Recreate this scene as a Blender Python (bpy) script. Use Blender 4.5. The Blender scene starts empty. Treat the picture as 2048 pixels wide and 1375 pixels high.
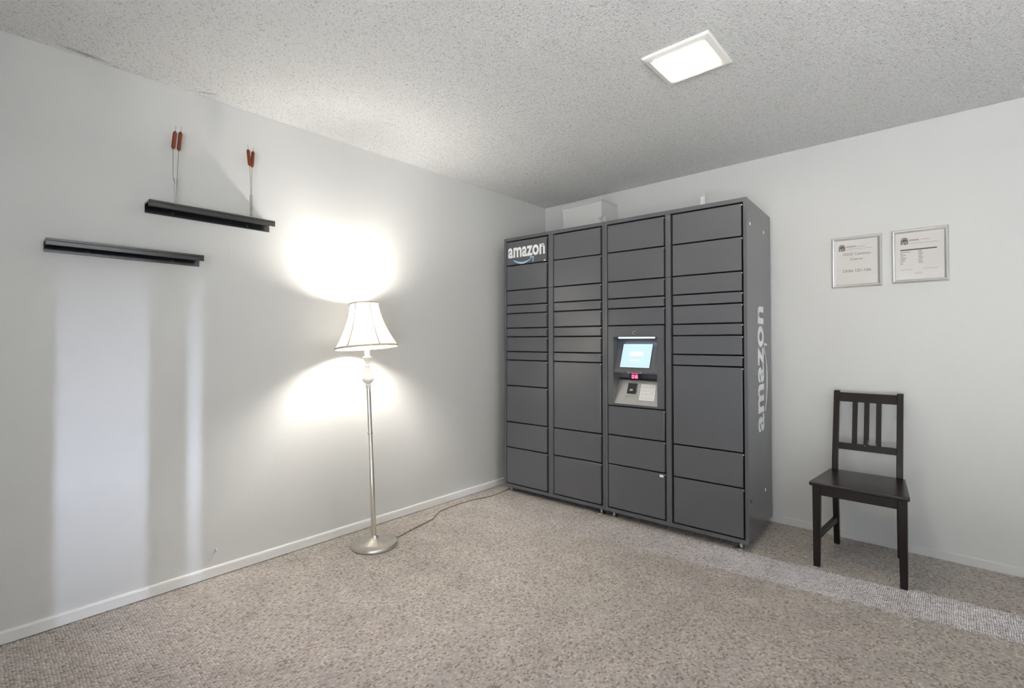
import bpy, bmesh, math, random
from mathutils import Matrix, Vector
random.seed(7)
S = bpy.context.scene
COL = S.collection
PI = math.pi

# ------------------------------------------------------------------ camera
FPX = 969.966                                   # focal length in pixels of the 2048-wide frame
cam_d = bpy.data.cameras.new('camera')
cam_d.sensor_width = 36.0
cam_d.lens = FPX / 2048.0 * 36.0
cam_d.shift_y = -19.52 / 2048.0
cam_d.clip_start = 0.05
cam = bpy.data.objects.new('camera', cam_d)
COL.objects.link(cam)
Fv = Vector((-0.66963, 0.74256, 0.0142)).normalized()
Rv = Vector((0.7426, 0.6697, -0.0009)); Rv = (Rv - Fv * Rv.dot(Fv)).normalized()
Uv = Rv.cross(Fv).normalized()
M = Matrix.Identity(4)
for i in range(3):
    M[i][0] = Rv[i]; M[i][1] = Uv[i]; M[i][2] = -Fv[i]
M[0][3], M[1][3], M[2][3] = 2.7982, -3.5732, 1.1989
cam.matrix_world = M
S.camera = cam

# ------------------------------------------------------------------ world, daylight, exposure
vs = S.view_settings
vs.view_transform = 'Standard'
vs.look = 'None'
vs.gamma = 1.0
vs.use_curve_mapping = False
vs.exposure = 0.57
w = bpy.data.worlds.new('overcast_sky')
S.world = w
w.use_nodes = True
bg = w.node_tree.nodes['Background']
bg.inputs[0].default_value = (0.90, 0.95, 1.0, 1)
bg.inputs[1].default_value = 1.9

RX, RY, H = 4.6, -4.35, 2.44                      # room: x 0..RX, y RY..0, z 0..H
LAMP_L = 650.0
CEIL_L = 46.0

def area(name, loc, rot, sx, sy, power, color, portal=False):
    l = bpy.data.lights.new(name, 'AREA')
    l.shape = 'RECTANGLE'; l.size = sx; l.size_y = sy
    l.energy = power; l.color = color
    if portal:
        l.cycles.is_portal = True
    o = bpy.data.objects.new(name, l); COL.objects.link(o)
    o.location = loc; o.rotation_euler = rot
    return o
# window openings and added light slots (y0, y1, z0, z1) in the right wall, (x0, x1, z0, z1) in the wall behind the camera
WIN_R = [(-3.6, -2.2, 1.85, 2.40), (-1.818, -1.597, 1.3, 1.9), (-1.540, -1.472, 1.3, 1.9), (-0.565, -0.33, 0.1, 1.10)]  # first is a window; the slots after it are added to shape light patches
WIN_F = [(2.0, 4.5, 0.08, 2.1)]
for k, (a, b, c, d) in enumerate(WIN_R[:1]):
    area('sky_portal', (RX + 0.02, (a + b) / 2, (c + d) / 2), (0, PI / 2, 0), d - c, b - a, 1.0, (1, 1, 1), True)
for k, (a, b, c, d) in enumerate(WIN_F):
    area('sky_portal', ((a + b) / 2, RY - 0.02, (c + d) / 2), (PI / 2, 0, 0), b - a, d - c, 1.0, (1, 1, 1), True)
# strip light added outdoors, throws bluish wall patches through the narrow slots
area('patch_strip_light', (11.0, 0.3, 2.95), (0, PI / 2, 0), 1.3, 0.045, 520.0, (0.68, 0.76, 1.0))

# sun high over the roof: it falls on the added bounce ground, not into the room
sun_d = bpy.data.lights.new('sun', 'SUN'); sun_d.energy = 50.0; sun_d.angle = 0.01; sun_d.color = (0.97, 0.98, 1.0)
sun = bpy.data.objects.new('sun', sun_d); COL.objects.link(sun)
sun.rotation_euler = Vector((0.45, -0.35, -0.82)).to_track_quat('-Z', 'Y').to_euler()

# ------------------------------------------------------------------ materials
def nodes_of(m):
    nt = m.node_tree
    return nt, nt.nodes, nt.links

def mat(name, color, rough=0.5, metal=0.0, bump=0.0, bscale=100.0, bdist=0.002, var=0.0, vscale=8.0,
        spec=0.5, emit=None, estr=0.0, coat=0.0, stretch=None):
    m = bpy.data.materials.new(name); m.use_nodes = True
    nt, N, L = nodes_of(m)
    b = N['Principled BSDF']
    b.inputs['Base Color'].default_value = (*color, 1)
    b.inputs['Roughness'].default_value = rough
    b.inputs['Metallic'].default_value = metal
    b.inputs['Specular IOR Level'].default_value = spec
    b.inputs['Coat Weight'].default_value = coat
    b.inputs['Coat Roughness'].default_value = 0.2
    if emit:
        b.inputs['Emission Color'].default_value = (*emit, 1)
        b.inputs['Emission Strength'].default_value = estr
    tc = N.new('ShaderNodeTexCoord')
    src = tc.outputs['Object']
    if stretch:
        mp = N.new('ShaderNodeMapping'); mp.inputs['Scale'].default_value = stretch
        L.new(src, mp.inputs['Vector']); src = mp.outputs['Vector']
    if bump:
        n = N.new('ShaderNodeTexNoise'); n.inputs['Scale'].default_value = bscale; n.inputs['Detail'].default_value = 3
        L.new(src, n.inputs['Vector'])
        bp = N.new('ShaderNodeBump'); bp.inputs['Strength'].default_value = bump; bp.inputs['Distance'].default_value = bdist
        L.new(n.outputs['Fac'], bp.inputs['Height']); L.new(bp.outputs['Normal'], b.inputs['Normal'])
    if var:
        n2 = N.new('ShaderNodeTexNoise'); n2.inputs['Scale'].default_value = vscale; n2.inputs['Detail'].default_value = 4
        L.new(src, n2.inputs['Vector'])
        mx = N.new('ShaderNodeMix'); mx.data_type = 'RGBA'
        mx.inputs[6].default_value = (*[c * (1 - var) for c in color], 1)
        mx.inputs[7].default_value = (*[min(1, c * (1 + var)) for c in color], 1)
        L.new(n2.outputs['Fac'], mx.inputs[0]); L.new(mx.outputs[2], b.inputs['Base Color'])
    return m

M_WALL = mat('wall_paint', (0.60, 0.60, 0.59), 0.42, bump=0.25, bscale=160, bdist=0.0015, spec=0.35)
M_BASE = mat('baseboard_paint', (0.72, 0.715, 0.70), 0.35, bump=0.1, bscale=60, bdist=0.001)
M_GREY = mat('locker_powder_coat', (0.093, 0.097, 0.107), 0.25, bump=0.05, bscale=900, bdist=0.0003, spec=0.65)
M_GREYI = mat('locker_inside', (0.012, 0.012, 0.013), 0.7)
M_STEEL = mat('brushed_steel', (0.55, 0.55, 0.54), 0.35, metal=1.0, bump=0.08, bscale=300, bdist=0.0005, stretch=(0.05, 1, 1))
M_ZINC = mat('zinc_foot', (0.75, 0.74, 0.71), 0.35, metal=1.0, bump=0.05, bscale=200)
M_DECAL = mat('white_vinyl', (0.86, 0.86, 0.86), 0.45, bump=0.02, bscale=200)
M_DECALG = mat('pale_grey_vinyl', (0.82, 0.83, 0.85), 0.45, bump=0.02, bscale=200)
M_DECALB = mat('pale_blue_vinyl', (0.36, 0.58, 0.82), 0.45, bump=0.02, bscale=200)
M_BLACK = mat('black_plastic', (0.01, 0.01, 0.012), 0.3, bump=0.05, bscale=400)
M_SHELF = mat('black_lacquer', (0.008, 0.009, 0.010), 0.18, spec=1.0, bump=0.03, bscale=90, bdist=0.001)
M_WOOD = mat('black_brown_wood', (0.013, 0.0090, 0.0075), 0.34, spec=0.3, bump=0.25, bscale=60, bdist=0.0008, var=0.35, vscale=30, stretch=(8, 8, 0.6))
M_SEAT = mat('black_brown_seat', (0.014, 0.0100, 0.0085), 0.24, spec=0.45, bump=0.2, bscale=60, bdist=0.0008, var=0.35, vscale=30, stretch=(0.6, 8, 8))
M_CHIP = mat('bare_wood_chip', (0.55, 0.45, 0.34), 0.7, bump=0.1)
M_NICKEL = mat('brushed_nickel', (0.70, 0.66, 0.60), 0.30, metal=1.0, bump=0.05, bscale=300, stretch=(1, 1, 0.05))
M_IVORY = mat('ivory_enamel', (0.78, 0.76, 0.71), 0.32, bump=0.03, bscale=150)
M_CORD = mat('brown_cord', (0.20, 0.16, 0.11), 0.5, bump=0.1, bscale=400)
M_FRAME = mat('silver_frame', (0.80, 0.79, 0.77), 0.26, metal=0.75, bump=0.04, bscale=300)
M_PAPER = mat('paper', (0.64, 0.62, 0.60), 0.8, bump=0.05, bscale=300, var=0.02, vscale=3)
M_INK = mat('black_ink', (0.06, 0.055, 0.05), 0.8, bump=0.02)
M_INKG = mat('grey_ink', (0.22, 0.205, 0.19), 0.8, bump=0.02)
M_CAT = mat('cattail_brown', (0.19, 0.045, 0.018), 0.85, bump=0.8, bscale=700, bdist=0.002, var=0.3, vscale=200)
M_STEM = mat('dry_stem', (0.16, 0.13, 0.09), 0.7, bump=0.1, bscale=300)
M_WHITE = mat('white_plastic', (0.80, 0.80, 0.78), 0.4, bump=0.03, bscale=150)
M_TRIM = mat('light_trim_white', (0.80, 0.785, 0.75), 0.4, bump=0.04, bscale=120)
M_KEY = mat('key_white', (0.66, 0.66, 0.63), 0.45, bump=0.03, bscale=200)
M_TAPE = mat('shade_tape', (0.55, 0.47, 0.34), 0.7, bump=0.2, bscale=500)

def shade_mat():
    m = bpy.data.materials.new('shade_fabric'); m.use_nodes = True
    nt, N, L = nodes_of(m)
    N.remove(N['Principled BSDF'])
    out = N['Material Output']
    tr = N.new('ShaderNodeBsdfTranslucent'); tr.inputs[0].default_value = (0.95, 0.92, 0.85, 1)
    df = N.new('ShaderNodeBsdfDiffuse'); df.inputs[0].default_value = (0.90, 0.875, 0.82, 1)
    mx = N.new('ShaderNodeMixShader'); mx.inputs[0].default_value = 0.08
    tc = N.new('ShaderNodeTexCoord'); n = N.new('ShaderNodeTexNoise'); n.inputs['Scale'].default_value = 400
    bp = N.new('ShaderNodeBump'); bp.inputs['Strength'].default_value = 0.1; bp.inputs['Distance'].default_value = 0.001
    L.new(tc.outputs['Object'], n.inputs['Vector']); L.new(n.outputs['Fac'], bp.inputs['Height'])
    L.new(bp.outputs['Normal'], df.inputs['Normal'])
    L.new(df.outputs[0], mx.inputs[1]); L.new(tr.outputs[0], mx.inputs[2]); L.new(mx.outputs[0], out.inputs['Surface'])
    return m
M_SHADE = shade_mat()

def glass_mat(name, refl=0.07, tint=(1, 1, 1)):
    m = bpy.data.materials.new(name); m.use_nodes = True
    nt, N, L = nodes_of(m)
    N.remove(N['Principled BSDF'])
    out = N['Material Output']
    t = N.new('ShaderNodeBsdfTransparent'); t.inputs[0].default_value = (*tint, 1)
    g = N.new('ShaderNodeBsdfGlossy'); g.inputs['Roughness'].default_value = 0.03
    lw = N.new('ShaderNodeLayerWeight'); lw.inputs['Blend'].default_value = 0.25
    ma = N.new('ShaderNodeMath'); ma.operation = 'MULTIPLY_ADD'; ma.inputs[1].default_value = 0.6; ma.inputs[2].default_value = refl
    L.new(lw.outputs['Fresnel'], ma.inputs[0])
    mx = N.new('ShaderNodeMixShader')
    L.new(ma.outputs[0], mx.inputs[0]); L.new(t.outputs[0], mx.inputs[1]); L.new(g.outputs[0], mx.inputs[2])
    L.new(mx.outputs[0], out.inputs['Surface'])
    return m
M_PANE = glass_mat('picture_glass', 0.0)
M_VASE = glass_mat('clear_glass', 0.02, (0.985, 0.99, 0.985))

def emit_mat(name, color, strength):
    m = mat(name, (0.3, 0.3, 0.3), 0.4, emit=color, estr=strength)
    return m
M_BULB = emit_mat('bulb_glow', (1.0, 0.95, 0.88), LAMP_L)
M_LENS = emit_mat('light_lens', (1.0, 0.86, 0.66), CEIL_L)
M_LED = emit_mat('led_bar', (0.70, 0.84, 1.0), 2.2)
M_SCREEN = emit_mat('screen_blue', (0.42, 0.70, 0.92), 0.60)
M_SCREENW = emit_mat('screen_white', (0.80, 0.84, 0.92), 0.62)
M_SCREENL = emit_mat('screen_line', (0.34, 0.52, 0.70), 0.6)
M_RED = emit_mat('red_digits', (1.0, 0.03, 0.12), 7.0)

def ceiling_mat():
    m = bpy.data.materials.new('popcorn_ceiling'); m.use_nodes = True
    nt, N, L = nodes_of(m); b = N['Principled BSDF']
    b.inputs['Roughness'].default_value = 0.95; b.inputs['Specular IOR Level'].default_value = 0.1
    tc = N.new('ShaderNodeTexCoord')
    v = N.new('ShaderNodeTexVoronoi'); v.inputs['Scale'].default_value = 85; v.feature = 'SMOOTH_F1'; v.inputs['Smoothness'].default_value = 0.35
    n = N.new('ShaderNodeTexNoise'); n.inputs['Scale'].default_value = 130; n.inputs['Detail'].default_value = 3
    mxv = N.new('ShaderNodeMix'); mxv.data_type = 'VECTOR'; mxv.inputs[0].default_value = 0.04
    L.new(tc.outputs['Object'], n.inputs['Vector'])
    L.new(tc.outputs['Object'], mxv.inputs[4]); L.new(n.outputs['Color'], mxv.inputs[5])
    L.new(mxv.outputs[1], v.inputs['Vector'])
    inv = N.new('ShaderNodeMath'); inv.operation = 'SUBTRACT'; inv.inputs[0].default_value = 1.0
    L.new(v.outputs['Distance'], inv.inputs[1])
    add = N.new('ShaderNodeMath'); add.operation = 'ADD'
    L.new(inv.outputs[0], add.inputs[0]); L.new(n.outputs['Fac'], add.inputs[1])
    bp = N.new('ShaderNodeBump'); bp.inputs['Strength'].default_value = 1.0; bp.inputs['Distance'].default_value = 0.009
    L.new(add.outputs[0], bp.inputs['Height']); L.new(bp.outputs['Normal'], b.inputs['Normal'])
    # shade of the pits painted as dark flecks, plus two hairline cracks along the left wall
    n3 = N.new('ShaderNodeTexNoise'); n3.inputs['Scale'].default_value = 1.1; n3.inputs['Detail'].default_value = 3
    L.new(tc.outputs['Object'], n3.inputs['Vector'])
    n4 = N.new('ShaderNodeTexNoise'); n4.inputs['Scale'].default_value = 140; n4.inputs['Detail'].default_value = 2
    L.new(tc.outputs['Object'], n4.inputs['Vector'])
    cr = N.new('ShaderNodeValToRGB'); cr.color_ramp.elements[0].position = 0.30; cr.color_ramp.elements[1].position = 0.42
    cr.color_ramp.elements[0].color = (0.60, 0.60, 0.585, 1); cr.color_ramp.elements[1].color = (0.94, 0.94, 0.93, 1)
    L.new(n4.outputs['Fac'], cr.inputs[0])
    col = cr.outputs[0]
    for (px, py, rz, lx, ly) in ((0.036, -3.265, 0.10, 0.022, 0.10), (0.052, -2.805, -0.50, 0.010, 0.065)):
        mp = N.new('ShaderNodeMapping'); mp.vector_type = 'TEXTURE'
        mp.inputs['Location'].default_value = (px, py, H); mp.inputs['Rotation'].default_value = (0, 0, rz); mp.inputs['Scale'].default_value = (lx, ly, 1)
        L.new(tc.outputs['Object'], mp.inputs['Vector'])
        ln = N.new('ShaderNodeVectorMath'); ln.operation = 'LENGTH'; L.new(mp.outputs[0], ln.inputs[0])
        ad = N.new('ShaderNodeMath'); ad.operation = 'ADD'; L.new(ln.outputs['Value'], ad.inputs[0]); L.new(n4.outputs['Fac'], ad.inputs[1])
        rg = N.new('ShaderNodeMapRange'); rg.inputs[1].default_value = 0.6; rg.inputs[2].default_value = 1.5; rg.inputs[3].default_value = 0.75; rg.inputs[4].default_value = 0.0
        L.new(ad.outputs[0], rg.inputs[0])
        mg = N.new('ShaderNodeMix'); mg.data_type = 'RGBA'; mg.inputs[7].default_value = (0.33, 0.33, 0.32, 1)
        L.new(rg.outputs[0], mg.inputs[0]); L.new(col, mg.inputs[6]); col = mg.outputs[2]
    L.new(col, b.inputs['Base Color'])
    return m
M_CEIL = ceiling_mat()

def carpet_mat():
    m = bpy.data.materials.new('loop_carpet'); m.use_nodes = True
    nt, N, L = nodes_of(m); b = N['Principled BSDF']
    b.inputs['Roughness'].default_value = 0.95; b.inputs['Specular IOR Level'].default_value = 0.05
    b.inputs['Sheen Weight'].default_value = 0.2
    tc = N.new('ShaderNodeTexCoord')
    # rows of loops, slightly wavering
    wn = N.new('ShaderNodeTexNoise'); wn.inputs['Scale'].default_value = 14.0; wn.inputs['Detail'].default_value = 3
    L.new(tc.outputs['Object'], wn.inputs['Vector'])
    wv = N.new('ShaderNodeMix'); wv.data_type = 'VECTOR'; wv.inputs[0].default_value = 0.012
    L.new(tc.outputs['Object'], wv.inputs[4]); L.new(wn.outputs['Color'], wv.inputs[5])
    mp = N.new('ShaderNodeMapping'); mp.inputs['Scale'].default_value = (1.0, 0.82, 0.0)
    L.new(wv.outputs[1], mp.inputs['Vector'])
    v = N.new('ShaderNodeTexVoronoi'); v.voronoi_dimensions = '2D'; v.inputs['Scale'].default_value = 128; v.inputs['Randomness'].default_value = 0.42
    L.new(mp.outputs['Vector'], v.inputs['Vector'])
    sq = N.new('ShaderNodeMath'); sq.operation = 'POWER'; sq.inputs[1].default_value = 1.6; L.new(v.outputs['Distance'], sq.inputs[0])
    inv = N.new('ShaderNodeMath'); inv.operation = 'SUBTRACT'; inv.inputs[0].default_value = 1.0
    L.new(sq.outputs[0], inv.inputs[1])
    fib = N.new('ShaderNodeTexNoise'); fib.inputs['Scale'].default_value = 420.0; fib.inputs['Detail'].default_value = 2
    L.new(tc.outputs['Object'], fib.inputs['Vector'])
    hm = N.new('ShaderNodeMath'); hm.operation = 'MULTIPLY_ADD'; hm.inputs[1].default_value = 0.35
    L.new(fib.outputs['Fac'], hm.inputs[0]); L.new(inv.outputs[0], hm.inputs[2])
    bp = N.new('ShaderNodeBump'); bp.inputs['Strength'].default_value = 1.0; bp.inputs['Distance'].default_value = 0.010
    L.new(hm.outputs[0], bp.inputs['Height']); L.new(bp.outputs['Normal'], b.inputs['Normal'])
    # heathered yarn: most loops near one greige, some brown, some pale
    sep = N.new('ShaderNodeSeparateColor'); L.new(v.outputs['Color'], sep.inputs[0])
    cr = N.new('ShaderNodeValToRGB')
    e = cr.color_ramp.elements
    e[0].position = 0.0; e[0].color = (0.271, 0.216, 0.177, 1)
    e[1].position = 1.0; e[1].color = (0.678, 0.626, 0.573, 1)
    for p, c in ((0.10, (0.373, 0.322, 0.281, 1)), (0.28, (0.480, 0.435, 0.397, 1)), (0.75, (0.548, 0.503, 0.461, 1))):
        q = e.new(p); q.color = c
    L.new(sep.outputs[0], cr.inputs[0])
    n = N.new('ShaderNodeTexNoise'); n.inputs['Scale'].default_value = 5.0; n.inputs['Detail'].default_value = 6
    L.new(tc.outputs['Object'], n.inputs['Vector'])
    rg = N.new('ShaderNodeMapRange'); rg.inputs[1].default_value = 0.3; rg.inputs[2].default_value = 0.7; rg.inputs[3].default_value = 0.88; rg.inputs[4].default_value = 1.10
    L.new(n.outputs['Fac'], rg.inputs[0])
    mu = N.new('ShaderNodeMix'); mu.data_type = 'RGBA'; mu.blend_type = 'MULTIPLY'; mu.inputs[0].default_value = 1.0
    L.new(cr.outputs[0], mu.inputs[6]); L.new(rg.outputs[0], mu.inputs[7])
    L.new(mu.outputs[2], b.inputs['Base Color'])
    return m
M_CARPET = carpet_mat()

# ------------------------------------------------------------------ mesh helpers
def bx(bm, x0, x1, y0, y1, z0, z1):
    vv = [bm.verts.new(p) for p in ((x0, y0, z0), (x1, y0, z0), (x1, y1, z0), (x0, y1, z0),
                                    (x0, y0, z1), (x1, y0, z1), (x1, y1, z1), (x0, y1, z1))]
    for f in ((0, 3, 2, 1), (4, 5, 6, 7), (0, 1, 5, 4), (1, 2, 6, 5), (2, 3, 7, 6), (3, 0, 4, 7)):
        bm.faces.new([vv[i] for i in f])
    return vv

def hexa(bm, pts):                                # 8 points: bottom ring then top ring
    vv = [bm.verts.new(p) for p in pts]
    for f in ((0, 3, 2, 1), (4, 5, 6, 7), (0, 1, 5, 4), (1, 2, 6, 5), (2, 3, 7, 6), (3, 0, 4, 7)):
        bm.faces.new([vv[i] for i in f])
    return vv

def prism(bm, poly, a0, a1, axis='x'):
    """extrude a 2-D polygon along an axis; poly holds the two other coordinates in order"""
    def P(a, p):
        return {'x': (a, p[0], p[1]), 'y': (p[0], a, p[1]), 'z': (p[0], p[1], a)}[axis]
    A = [bm.verts.new(P(a0, p)) for p in poly]; B = [bm.verts.new(P(a1, p)) for p in poly]
    n = len(poly)
    bm.faces.new(A); bm.faces.new(B[::-1])
    for i in range(n):
        bm.faces.new((A[i], B[i], B[(i + 1) % n], A[(i + 1) % n]))

def lathe(bm, prof, seg=32, cx=0, cy=0, cap=True):
    rings = []
    for r, z in prof:
        rings.append([bm.verts.new((cx + r * math.cos(2 * PI * k / seg), cy + r * math.sin(2 * PI * k / seg), z)) for k in range(seg)])
    for a, b in zip(rings, rings[1:]):
        for k in range(seg):
            bm.faces.new((a[k], a[(k + 1) % seg], b[(k + 1) % seg], b[k]))
    if cap:
        bm.faces.new(rings[0][::-1]); bm.faces.new(rings[-1])

def tube(bm, pts, rad, seg=8, cap=True):
    pts = [Vector(p) for p in pts]
    if not isinstance(rad, (list, tuple)):
        rad = [rad] * len(pts)
    rings = []
    up = Vector((0, 0, 1))
    prev = None
    for i, p in enumerate(pts):
        t = (pts[min(i + 1, len(pts) - 1)] - pts[max(i - 1, 0)]).normalized()
        if prev is None:
            ref = up if abs(t.dot(up)) < 0.9 else Vector((1, 0, 0))
            a = t.cross(ref).normalized()
        else:
            a = (prev - t * prev.dot(t)).normalized()
        prev = a
        b = t.cross(a)
        rings.append([bm.verts.new(p + (a * math.cos(2 * PI * k / seg) + b * math.sin(2 * PI * k / seg)) * rad[i]) for k in range(seg)])
    for A, B in zip(rings, rings[1:]):
        for k in range(seg):
            bm.faces.new((A[k], A[(k + 1) % seg], B[(k + 1) % seg], B[k]))
    if cap:
        bm.faces.new(rings[0][::-1]); bm.faces.new(rings[-1])

def smooth_pts(pts, n=6):
    pts = [Vector(p) for p in pts]
    out = []
    for i in range(len(pts) - 1):
        p0, p1, p2, p3 = pts[max(i - 1, 0)], pts[i], pts[i + 1], pts[min(i + 2, len(pts) - 1)]
        for k in range(n):
            t = k / n
            out.append(0.5 * ((2 * p1) + (p2 - p0) * t + (2 * p0 - 5 * p1 + 4 * p2 - p3) * t * t + (3 * p1 - p0 - 3 * p2 + p3) * t ** 3))
    out.append(pts[-1])
    return out

def bevel_all(bm, w, seg=2):
    bmesh.ops.remove_doubles(bm, verts=bm.verts, dist=1e-6)
    bmesh.ops.bevel(bm, geom=list(bm.edges), offset=w, segments=seg, profile=0.5, affect='EDGES', clamp_overlap=True)

def obj(name, bm, m, parent=None, smooth=False, fix=True):
    if fix:
        bmesh.ops.recalc_face_normals(bm, faces=bm.faces)
    me = bpy.data.meshes.new(name); bm.to_mesh(me); bm.free()
    if smooth:
        for p in me.polygons:
            p.use_smooth = True
        me.set_sharp_from_angle(angle=math.radians(40))
    me.materials.append(m)
    o = bpy.data.objects.new(name, me); COL.objects.link(o)
    if parent:
        o.parent = parent
    return o

def tag(o, label, cat=None, group=None, kind=None):
    o['label'] = label
    if cat: o['category'] = cat
    if group: o['group'] = group
    if kind: o['kind'] = kind
    return o

def thing(name, label, cat, loc=(0, 0, 0), rz=0.0, group=None):
    o = bpy.data.objects.new(name, None); COL.objects.link(o)
    o.empty_display_size = 0.1
    o.location = loc; o.rotation_euler = (0, 0, rz)
    return tag(o, label, cat, group)

def B():
    return bmesh.new()

def box_obj(name, dims, m, parent, bev=0.0, seg=2):
    bm = B(); bx(bm, *dims)
    if bev:
        bevel_all(bm, bev, seg)
    return obj(name, bm, m, parent)

def text_bm(body, weight=0.0, spacing=1.0, extrude=0.0):
    """outline text as a bmesh in the XY plane, unit size"""
    cu = bpy.data.curves.new('lettering', 'FONT')
    cu.body = body; cu.size = 1.0; cu.offset = weight; cu.space_character = spacing; cu.resolution_u = 4
    cu.extrude = extrude
    o = bpy.data.objects.new('lettering', cu); COL.objects.link(o)
    dg = bpy.context.evaluated_depsgraph_get()
    me = bpy.data.meshes.new_from_object(o.evaluated_get(dg))
    bm = B(); bm.from_mesh(me)
    bpy.data.objects.remove(o); bpy.data.curves.remove(cu); bpy.data.meshes.remove(me)
    return bm

def fit_bm(bm, x0, x1, y0, y1=None):
    xs = [v.co.x for v in bm.verts]; ys = [v.co.y for v in bm.verts]
    sx = (x1 - x0) / (max(xs) - min(xs))
    sy = sx if y1 is None else (y1 - y0) / (max(ys) - min(ys))
    mx, my = min(xs), min(ys)
    for v in bm.verts:
        v.co.x = x0 + (v.co.x - mx) * sx
        v.co.y = y0 + (v.co.y - my) * sy
    return bm

# ------------------------------------------------------------------ the room
def struct(name, bm, m, label, parent=None):
    o = obj(name, bm, m, parent)
    if parent is None:
        tag(o, label, None, None, 'structure')
    return o
bm = B(); bx(bm, -0.12, RX + 0.12, RY - 0.12, 0.12, -0.1, 0.0)
struct('floor', bm, M_CARPET, 'beige brown loop pile carpet covering the floor')
bm = B(); bx(bm, -9, RX + 14, RY - 14, 9, -0.22, -0.12)  # unseen ground, added to bounce sun up to the ceiling
struct('bounce_ground', bm, mat('pale_bounce_ground', (0.56, 0.56, 0.55), 0.9, bump=0.3, bscale=40, var=0.08, vscale=3), 'pale ground added outside to bounce sunlight onto the ceiling')
bm = B(); bx(bm, -0.12, RX + 0.12, RY - 0.12, 0.12, H, H + 0.1)
struct('ceiling', bm, M_CEIL, 'white popcorn textured ceiling')
bm = B(); bx(bm, -0.12, 0.0, RY - 0.12, 0.12, 0, H)
wall_left = struct('wall_left', bm, M_WALL, 'light grey painted wall behind the floor lamp and shelves')
bm = B(); bx(bm, 0, RX + 0.12, 0.0, 0.12, 0, H)
struct('wall_back', bm, M_WALL, 'light grey painted wall behind the lockers and chair')

def wall_with_holes(name, holes, a0, a1, place, label):
    """vertical wall strip with rectangular openings, place(a0,a1,z0,z1) -> box dims"""
    bm = B()
    hs = sorted(holes)
    cur = a0
    for (h0, h1, z0, z1) in hs:
        bx(bm, *place(cur, h0, 0, H))
        bx(bm, *place(h0, h1, 0, z0)); bx(bm, *place(h0, h1, z1, H))
        cur = h1
    bx(bm, *place(cur, a1, 0, H))
    return struct(name, bm, M_WALL, label)
wall_with_holes('wall_right', WIN_R, RY, 0.0, lambda a, b, c, d: (RX, RX + 0.12, a, b, c, d), 'light grey painted wall with a window and added light slots, right of the view')
wall_with_holes('wall_front', WIN_F, 0.0, RX, lambda a, b, c, d: (a, b, RY - 0.12, RY, c, d), 'light grey painted wall with a window, behind the viewer')
def window_frame(idx, dims_fn, a, b, c, d, t=0.03):
    bm = B()
    bx(bm, *dims_fn(a, a + t, c, d)); bx(bm, *dims_fn(b - t, b, c, d))
    bx(bm, *dims_fn(a + t, b - t, c, c + t)); bx(bm, *dims_fn(a + t, b - t, d - t, d))
    struct('window_%d' % idx, bm, M_BASE, 'white window frame in the wall out of view')
window_frame(1, lambda a, b, c, d: (RX + 0.03, RX + 0.07, a, b, c, d), *WIN_R[0])
window_frame(2, lambda a, b, c, d: (a, b, RY - 0.07, RY - 0.03, c, d), *WIN_F[0])

# baseboards
bm = B(); prism(bm, [(0.0, 0.004), (0.012, 0.004), (0.012, 0.046), (0.010, 0.052), (0.005, 0.054), (0.0, 0.054)], RY, 0.0, 'y')
struct('baseboard_left', bm, M_BASE, 'low white painted baseboard along the left wall')
bm = B(); prism(bm, [(0.0, 0.0), (-0.008, 0.0), (-0.008, 0.043), (-0.004, 0.047), (0.0, 0.047)], 0.012, RX, 'x')
struct('baseboard_back', bm, M_WALL, 'low wall-coloured baseboard along the back wall')
# faint vertical wallboard seam on the left wall
bm = B(); prism(bm, [(0.0, -2.6835), (0.0003, -2.681), (0.0003, -2.677), (0.0, -2.6745)], 0.055, 1.74, 'z')
struct('wall_seam', bm, M_WALL, '', wall_left)
bm = B(); tube(bm, [(0.0, -2.7336, 0.1351), (0.006, -2.7336, 0.1351), (0.011, -2.734, 0.133)], [0.004, 0.004, 0.003], 8)
nail = obj('wall_screw', bm, M_ZINC); tag(nail, 'tiny screw head sticking out low on the left wall', 'screw')

# ------------------------------------------------------------------ parcel lockers
LANG = math.radians(2.696)
LBL = Vector((0.1398, -0.7188, 0.0))
LE = Vector((math.cos(LANG), math.sin(LANG), 0))
MW, LD, LT, LB = 0.905, 0.60, 2.02, 0.045       # module width, depth, top, bottom
ROWS = [1.990, 1.798, 1.600, 1.484, 1.417, 1.302, 1.232, 1.116, 1.049, 0.847, 0.5595, 0.359, 0.073]
ROWS_B = [r for r in ROWS if r != 0.847]
GAP = 0.008

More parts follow.
